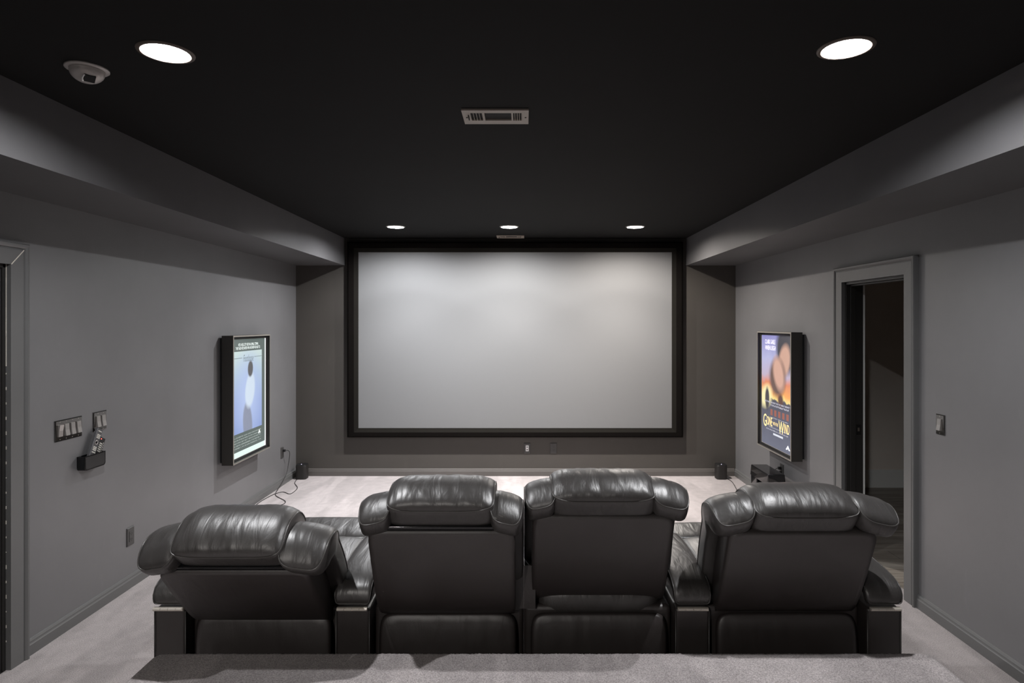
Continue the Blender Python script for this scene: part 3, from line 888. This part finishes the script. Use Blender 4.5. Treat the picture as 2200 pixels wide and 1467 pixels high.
remote('remote_control', 'tall slim grey remote control with a round pad standing in the caddy', (3.690, .898), (3.796, 1.106), .046, .018, XL+.027, 0)
remote('remote_control', 'shorter black remote control with a red button behind the tall one', (3.765, .900), (3.842, 1.045), .055, .016, XL+.0115, 1)

# ------------------------------------------------------------------ speakers, subwoofer, cords
def speaker(xc, yc, label):
    t = thing('speaker', label, 'speaker', (xc, yc, 0), 'small black speakers in the front corners')
    def sq(r, n=4.0, seg=56):
        pts = []
        for k in range(seg):
            a = 2*PI*k/seg; c, s = math.cos(a), math.sin(a)
            f = (abs(c)**n + abs(s)**n)**(-1/n)
            pts.append((xc + r*f*c, yc + r*f*s))
        return pts
    bm = bmesh.new(); rings = []
    for r, z in ((.056, .0), (.0605, .004), (.0605, .150), (.058, .1545)):
        rings.append([bm.verts.new((x, y, z)) for x, y in sq(r)])
    for a, b in zip(rings, rings[1:]):
        for k in range(len(a)): bm.faces.new((a[k], a[(k+1) % len(a)], b[(k+1) % len(a)], b[k]))
    bm.faces.new(rings[0][::-1]); bm.faces.new(rings[-1])
    obj('body', bm, M['speaker'], t)
    bm = bmesh.new(); rings = []
    for r, z in ((.0565, .1545), (.0595, .157), (.0595, .161), (.0575, .163)):
        rings.append([bm.verts.new((x, y, z)) for x, y in sq(r)])
    for a, b in zip(rings, rings[1:]):
        for k in range(len(a)): bm.faces.new((a[k], a[(k+1) % len(a)], b[(k+1) % len(a)], b[k]))
    bm.faces.new(rings[0][::-1]); bm.faces.new(rings[-1])
    obj('top_cap', bm, M['black_plastic'], t)
    bm = bmesh.new(); lathe(bm, [(.004, 0), (.003, .0015)], (xc, yc-.02, .163), seg=12); obj('indicator_light', bm, M['led_white'], t)
speaker(-2.497, 7.03, 'small black speaker on the carpet in the left front corner')
speaker(2.222, 7.03, 'small black speaker on the carpet in the right front corner')

t = thing('subwoofer', 'glossy black subwoofer with a central slot on the carpet below the right poster', 'subwoofer', (2.27, 5.81, 0))
bm = bmesh.new()
x0, x1, y0, y1, h = 2.192, 2.350, 5.602, 6.020, .389
sy0, sy1, sz0, sz1 = 5.752, 5.872, .095, .300
for b_ in ((x0, x1, y0, y1, .012, sz0), (x0, x1, y0, y1, sz1, h), (x0, x1, y0, sy0, sz0, sz1), (x0, x1, sy1, y1, sz0, sz1)):
    box(bm, *b_)
bmesh.ops.remove_doubles(bm, verts=bm.verts, dist=1e-6)
obj('cabinet', bm, M['black_gloss'], t)
obj('slot_divider', B((x0+.070, x0+.088, sy0, sy1, sz0, sz1)), M['black_plastic'], t)
for yy in (y0+.03, y1-.03):
    obj('foot', B((x0+.03, x1-.03, yy-.012, yy+.012, 0, .013)), M['black_plastic'], t)
for o in t.children:
    if o.name.startswith('cabinet'):
        md = o.modifiers.new('bevel', 'BEVEL'); md.width = .010; md.segments = 4; md.limit_method = 'ANGLE'; md.angle_limit = 1.2
        for p in o.data.polygons: p.use_smooth = True
        w = o.modifiers.new('wn', 'WEIGHTED_NORMAL')

def cord(name, label, pts, r=.0032, plug=None):
    loc = Vector(pts[0])
    t = thing(name, label, 'cord', loc)
    bm = bmesh.new(); tube(bm, smooth_pts(pts, 8), r); obj('cable', bm, M['cord'], t, smooth=True)
    if plug:
        bm = bmesh.new(); box(bm, *plug); obj('plug', bm, M['black_plastic'], t, bevel=.003)
XLw = XL
cord('power_cord', 'thin black cord hanging from the left corner outlet to its speaker',
     [(XL+.030, 6.745, .372), (XL+.055, 6.765, .368), (XL+.06, 6.80, .33), (XL+.05, 6.79, .22), (XL+.045, 6.74, .12), (XL+.045, 6.60, .05), (XL+.06, 6.42, .006),
      (XL+.12, 6.29, .0045), (XL+.27, 6.12, .0045), (XL+.285, 6.00, .0045), (XL+.17, 5.93, .0045), (XL+.06, 5.95, .0045), (XL+.035, 6.10, .0045), (XL+.06, 6.35, .0045),
      (XL+.12, 6.45, .0045), (XL+.225, 6.38, .0045), (XL+.215, 6.60, .0045), (XL+.115, 6.80, .0045), (XL+.08, 6.95, .0045), (XL+.085, 7.02, .006)],
     plug=(XL+.0085, XL+.034, 6.731, 6.758, .359, .384))
cord('power_cord', 'thin black cord across the carpet from the right corner speaker to the subwoofer',
     [(2.285, 7.0, .006), (2.292, 6.86, .0045), (2.25, 6.62, .0045), (2.20, 6.40, .0045), (2.19, 6.30, .0045), (2.10, 6.25, .0045), (2.00, 6.17, .0045), (2.03, 6.08, .0045), (2.13, 6.02, .0045), (2.26, 6.03, .0045), (2.37, 6.0, .0045), (2.38, 5.90, .05), (2.39, 5.862, .20), (2.385, 5.862, .30), (2.40, 5.862, .345)],
     plug=(2.395, 2.4215, 5.85, 5.874, .334, .358))
cord('power_cord', 'short black cord plugged in above the subwoofer',
     [(2.398, 5.868, .386), (2.385, 5.88, .380), (2.372, 5.92, .33), (2.368, 5.93, .15), (2.358, 5.90, .06)],
     plug=(2.393, 2.4215, 5.855, 5.88, .374, .398))

# ------------------------------------------------------------------ recliners
def squircle(a, b, n):
    m = max(abs(a), abs(b))
    if m < 1e-9: return 0.0, 0.0
    f = m / ((abs(a)**n + abs(b)**n)**(1.0/n))
    return a*f, b*f

class Path2:
    """smooth curve through (w, v) points; normal points to the left of travel times sign"""
    def __init__(self, pts, sign=1):
        self.P = smooth_pts([(p[0], p[1], 0) for p in pts], 24); self.s = sign
        self.L = [0]
        for a, b in zip(self.P, self.P[1:]): self.L.append(self.L[-1] + (b-a).length)
    def at(self, s):
        d = s*self.L[-1]; i = 0
        lo, hi = 0, len(self.L)-2
        while lo < hi:
            mid = (lo+hi+1)//2
            if self.L[mid] <= d: lo = mid
            else: hi = mid-1
        i = lo
        seg = max(self.L[i+1]-self.L[i], 1e-9); f = (d-self.L[i])/seg
        p = self.P[i].lerp(self.P[i+1], f)
        def tg(j): return (self.P[min(j+1, len(self.P)-1)] - self.P[max(j-1, 0)]).normalized()
        tn = tg(i).lerp(tg(i+1), min(max(f, 0), 1)).normalized()
        return p, Vector((-tn.y, tn.x, 0))*self.s

def cushion(fmap, path, U, t, crown, res=(26, 30, 4), n=6, uc=0.0, flare=0.0, wr=0.0, seed=0, wfun=None, side=.05, pipe_c=1.0, cp=3.5):
    """padded panel; returns (mesh, rim points of its top face). fmap(u, w, v) -> world"""
    bm = bmesh.new(); na, nb, nc = res
    def P(a, b, c):
        x, y = squircle(a, b, n)
        k = 1 - side*abs(c)**4
        x *= k; yy = y*(1 - side*.6*abs(c)**4)
        s = (yy+1)/2
        p, nn = path.at(min(max(s, 0), 1))
        h = c*t/2
        cr = (1-abs(x)**cp)*(1-abs(y)**5)
        if c > 0: h += crown*max(cr, 0)**.6*c
        else: h += crown*.3*max(cr, 0)*c
        width = U*(wfun((yy+1)/2) if wfun else 1)
        if wr and c > 0:
            ed = min(1-abs(y), (1-abs(x))*1.6)
            amp = wr*math.exp(-max(ed, 0)*3.2)*(1-math.exp(-max(ed, 0)*26)) + wr*.35*max(cr, 0)
            q = noise.noise(Vector((x*U*22 + y*1.5, y*1.3, seed))) + .5*noise.noise(Vector((x*U*52, y*2.5, seed+9)))
            h += amp*q*c
        u = uc + width*x
        return fmap(u, p.x + nn.x*h, p.y + nn.y*h - flare*abs(width*x)*0 - flare*(width*x))
    grid = {}
    def V(i, j, k):
        key = (i, j, k)
        if key not in grid: grid[key] = bm.verts.new(P(2*i/na-1, 2*j/nb-1, 2*k/nc-1))
        return grid[key]
    for i in range(na):
        for j in range(nb):
            bm.faces.new((V(i, j, nc), V(i+1, j, nc), V(i+1, j+1, nc), V(i, j+1, nc)))
            bm.faces.new((V(i, j, 0), V(i, j+1, 0), V(i+1, j+1, 0), V(i+1, j, 0)))
    for k in range(nc):
        for i in range(na):
            bm.faces.new((V(i, 0, k), V(i+1, 0, k), V(i+1, 0, k+1), V(i, 0, k+1)))
            bm.faces.new((V(i, nb, k), V(i, nb, k+1), V(i+1, nb, k+1), V(i+1, nb, k)))
        for j in range(nb):
            bm.faces.new((V(0, j, k), V(0, j, k+1), V(0, j+1, k+1), V(0, j+1, k)))
            bm.faces.new((V(na, j, k), V(na, j+1, k), V(na, j+1, k+1), V(na, j, k+1)))
    rim = []
    m = 30
    c = pipe_c
    for k in range(m): rim.append(P(2*k/m-1, -1, c))
    for k in range(m): rim.append(P(1, 2*k/m-1, c))
    for k in range(m): rim.append(P(1-2*k/m, 1, c))
    for k in range(m): rim.append(P(-1, 1-2*k/m, c))
    return bm, rim

def clean_rim(r, d=.004):
    out = [Vector(r[0])]
    for p in r[1:]:
        if (Vector(p)-out[-1]).length > d: out.append(Vector(p))
    if (out[0]-out[-1]).length < d: out.pop()
    return out

RS, RLIFT = .80, .35            # recliner drawn in its own units, then sized and stood on the floor
def place(x, y, z): return (RS*x, RS*y, RS*z + RLIFT)
ZB = -RLIFT/RS                  # the floor in recliner units
def rbox(*b):
    bm = B(*b)
    for v in bm.verts: v.co = place(*v.co)
    return bm

def recliner(x0, x1, top, theta, arms, label, raised=False, foot=0.0, seed=0, pil_dx=0.0, ext=(.04, .04), bx=(.009, .009)):
    """x0..x1 seat width; top=(y, z) of the rear panel's top edge; theta recline in degrees"""
    xc, W = (x0+x1)/2, (x1-x0)
    th = math.radians(theta); st, ct = math.sin(th), math.cos(th)
    t = thing('recliner', label, 'recliner', place(xc, 3.3, ZB), 'row of black leather theatre recliners')
    Ty, Tz = top
    R = lambda u, w, v: place(xc+u, Ty - v*st - w*ct, Tz + v*ct - w*st)      # back frame
    G = lambda u, w, v: place(xc+u, w, v)                                    # plain frame (w = y, v = z)
    H = W/2 - .012
    # base, skirt, seat, footrest
    obj('base', rbox((xc-W/2-bx[0], xc+W/2+bx[1], 2.985, 3.62, ZB+.03, .40)), M['panel_leather'], t, bevel=.02)
    def sk(u, w, v):
        k = max(0, 1-(v+.40)/.76)
        return place(xc+u, w + .012*k*math.sin(u*9+seed*2.1) - .006*k, v)
    bm, rim = cushion(sk, Path2([(2.955, ZB+.02), (2.953, -.1), (2.950, .14), (2.952, .26), (2.965, .375)], 1), H-.01, .022, .004, res=(36, 26, 2), n=14, wr=.004, seed=seed)
    sko = obj('skirt', bm, M['panel_leather'], t, smooth=True)
    bm, rim = cushion(G, Path2([(2.98, .40), (3.25, .405), (3.52, .42), (3.66, .40), (3.70, .30)], 1), H-.01, .13, .03, n=6, wr=.006, seed=seed+3)
    so = obj('seat_cushion', bm, M['leather'], t, smooth=True)
    bm = bmesh.new(); tube(bm, clean_rim(rim), .0028, closed=True, seg=6); obj('piping', bm, M['piping'], so, smooth=True)
    if foot > 0:
        fp = [(3.78, .41), (3.90, .425), (3.90+foot*.6, .43), (3.93+foot, .42)]
    else:
        fp = [(3.735, .36), (3.74, .20), (3.74, .02), (3.735, -.15)]
    bm, rim = cushion(G, Path2(fp, 1), H-.01, .07, .015, n=8, wr=.004, seed=seed+4)
    obj('footrest', bm, M['leather'], t, smooth=True)
    if foot > 0:
        for sx in (-1, 1):
            bm = bmesh.new(); obox(bm, place(xc+sx*(H-.12), 3.78, .30), (.010, 0, 0), (0, .104, .048), (0, -.005, .011))
            obj('footrest_bracket', bm, M['steel'], t)
    # closed side panels where two seats stand arm-less side by side
    for k, sx in ((0, -1), (1, 1)):
        if bx[k] > .01:
            a_, b_ = sorted((xc + sx*(W/2-.045), xc + sx*(W/2+bx[k])))
            obj('side_panel', rbox((a_, b_, 2.96, 3.62, .395, .60)), M['panel_leather'], t)
    # back shell
    bl = .53
    bm, rim = cushion(R, Path2([(-.135, -bl), (-.088, -.44), (-.074, -.28), (-.070, -.12), (-.070, .0)], -1 if False else 1), H-.015, .14, .006,
                      res=(30, 28, 5), n=16, side=.012, wr=.003, seed=seed+5)
    # the normal must face rearwards (+w): path runs up, left of travel is -w, so mirror if needed
    bo = obj('backrest', bm, M['panel_leather'], t, smooth=True)
    bm = bmesh.new(); tube(bm, clean_rim(rim), .0026, closed=True, seg=6); obj('piping', bm, M['leather'], bo, smooth=True)
    # front face padding of the back, between the wings
    bm, rim = cushion(R, Path2([(-.17, -.50), (-.185, -.30), (-.185, -.12), (-.17, .0)], 1), H-.12, .10, .03, n=6, wr=.006, seed=seed+6)
    obj('back_cushion', bm, M['leather'], t, smooth=True)
    # head pillow
    dv = .020 if raised else 0.0
    fw = .014 if raised else 0.0
    pil = [(-.000-fw, .031+dv), (-.05-fw, .040+dv), (-.105-fw, .044+dv), (-.155-fw, .027+dv), (-.19-fw, -.01+dv), (-.20-fw, -.10+dv)]
    Rp = lambda u, w, v: R(u+pil_dx, w, v)
    bm, rim = cushion(Rp, Path2(pil, -1), .236, .108, .046, res=(52, 36, 6), n=9, wr=.0052, seed=seed+7, side=.025, cp=5.5)
    ho = obj('headrest', bm, M['leather'], t, smooth=True)
    bm = bmesh.new(); tube(bm, clean_rim(rim), .0026, closed=True, seg=6); obj('piping', bm, M['piping'], ho, smooth=True)
    if raised:
        bm = bmesh.new(); obox(bm, R(0, -.03, .008), (.245, 0, 0), Vector(R(0, .02, 0))-Vector(R(0, 0, 0)), Vector(R(0, 0, .012))-Vector(R(0, 0, 0)))
        obj('headrest_bracket', bm, M['black_gloss'], t, bevel=.004)
    # wings: bolsters that roll over the shoulders and run down the front of the back
    hook = [(.012, .016), (-.05, .034), (-.10, .034), (-.155, -.005), (-.185, -.09), (-.19, -.24), (-.175, -.38), (-.16, -.49)]
    for sx in (-1, 1):
        fl = lambda u, w, v, sx=sx: R(u, w, v)
        e_ = ext[0] if sx < 0 else ext[1]
        wu = (.145 + e_)/2
        bm, rim = cushion(fl, Path2(hook, -1), wu, .085, .030, res=(18, 48, 5), n=5, uc=sx*(W/2+e_-wu), flare=sx*.26, wr=.006, seed=seed+10+sx, side=.04,
                          wfun=lambda s, q=(.30 if e_ > .03 else 0): 1.0 - q*min(max((s-.25)/.2, 0), 1))
        wo = obj('wing_bolster', bm, M['leather'], t, smooth=True)
        bm = bmesh.new(); tube(bm, clean_rim(rim), .0026, closed=True, seg=6); obj('piping', bm, M['piping'], wo, smooth=True)
    # arm boxes with hinged padded lids
    for (a0, a1) in arms:
        ao = obj('armrest', rbox((a0, a1, 2.925, 3.66, ZB, .412)), M['panel_leather'], t, bevel=.012)
        uc = (a0+a1)/2 - xc; hw = (a1-a0)/2 + .008
        lid = [(2.936, .428), (2.938, .455), (2.956, .492), (3.04, .520), (3.25, .540), (3.50, .535), (3.62, .505), (3.66, .43)]
        bm, rim = cushion(G, Path2(lid, 1), hw, .030, .014, res=(16, 56, 4), n=14, uc=uc, wr=.0015, seed=seed+20, side=.03)
        lo = obj('armrest_lid', bm, M['leather'], t, smooth=True)
        bm = bmesh.new(); tube(bm, clean_rim(rim), .0022, closed=True, seg=6); obj('piping', bm, M['leather'], lo, smooth=True)
        cx_ = (a0+a1)/2
        hb = rbox((cx_-.071, cx_+.071, 2.911, 2.924, .406, .421))
        for k in range(1, 5):
            tube(hb, [place(cx_-.071+k*.0355-.035, 2.9115, .4135), place(cx_-.071+k*.0355-.0008, 2.9115, .4135)], .0055, seg=10)
        obj('hinge', hb, M['hinge'], ao)
        # leather flap seams at the outer side of the box
        for xx in (a0+.002, a1-.002):
            bm = bmesh.new(); tube(bm, [place(xx, 2.927, .40), place(xx, 2.927, .1), place(xx, 2.927, ZB+.05)], .0025, seg=6)
            obj('seam', bm, M['leather'], ao, smooth=True)
    return t
M['hinge'] = plain('piano_hinge', (.82, .76, .68), .42, .6)

recliner(-1.575, -.885, (2.625, .700), 39.5, [(-1.733, -1.585), (-.882, -.722)], 'black leather recliner tilted far back, nearest the left wall', raised=True, foot=.22, seed=1, ext=(.050, .060))
recliner(-.705, -.010, (2.685, .850), 23.5, [], 'black leather recliner with a gap under its head pillow, second from the left wall', raised=True, seed=2, ext=(.016, .0105), bx=(.009, .0104))
recliner(.011, .702, (2.785, .886), 21.5, [], 'black leather recliner standing tallest of the row', seed=3, ext=(.0105, .050), bx=(.0104, .006))
recliner(.885, 1.60, (2.755, .825), 22.5, [(.712, .872), (1.612, 1.772)], 'black leather recliner nearest the open doorway', foot=.10, seed=4, ext=(.050, .070))

# ------------------------------------------------------------------ world and colour
w = bpy.data.worlds.new('world'); scene.world = w; w.use_nodes = True
w.node_tree.nodes['Background'].inputs['Color'].default_value = (0, 0, 0, 1)
w.node_tree.nodes['Background'].inputs['Strength'].default_value = 0
vs = scene.view_settings
vs.view_transform = 'Standard'; vs.look = 'None'; vs.gamma = 1.0; vs.exposure = 0.0; vs.use_curve_mapping = False
cy_ = scene.cycles
cy_.use_denoising = True
cy_.max_bounces = 10; cy_.diffuse_bounces = 8; cy_.glossy_bounces = 6
cy_.sample_clamp_indirect = 6.0
cy_.caustics_reflective = False; cy_.caustics_refractive = False
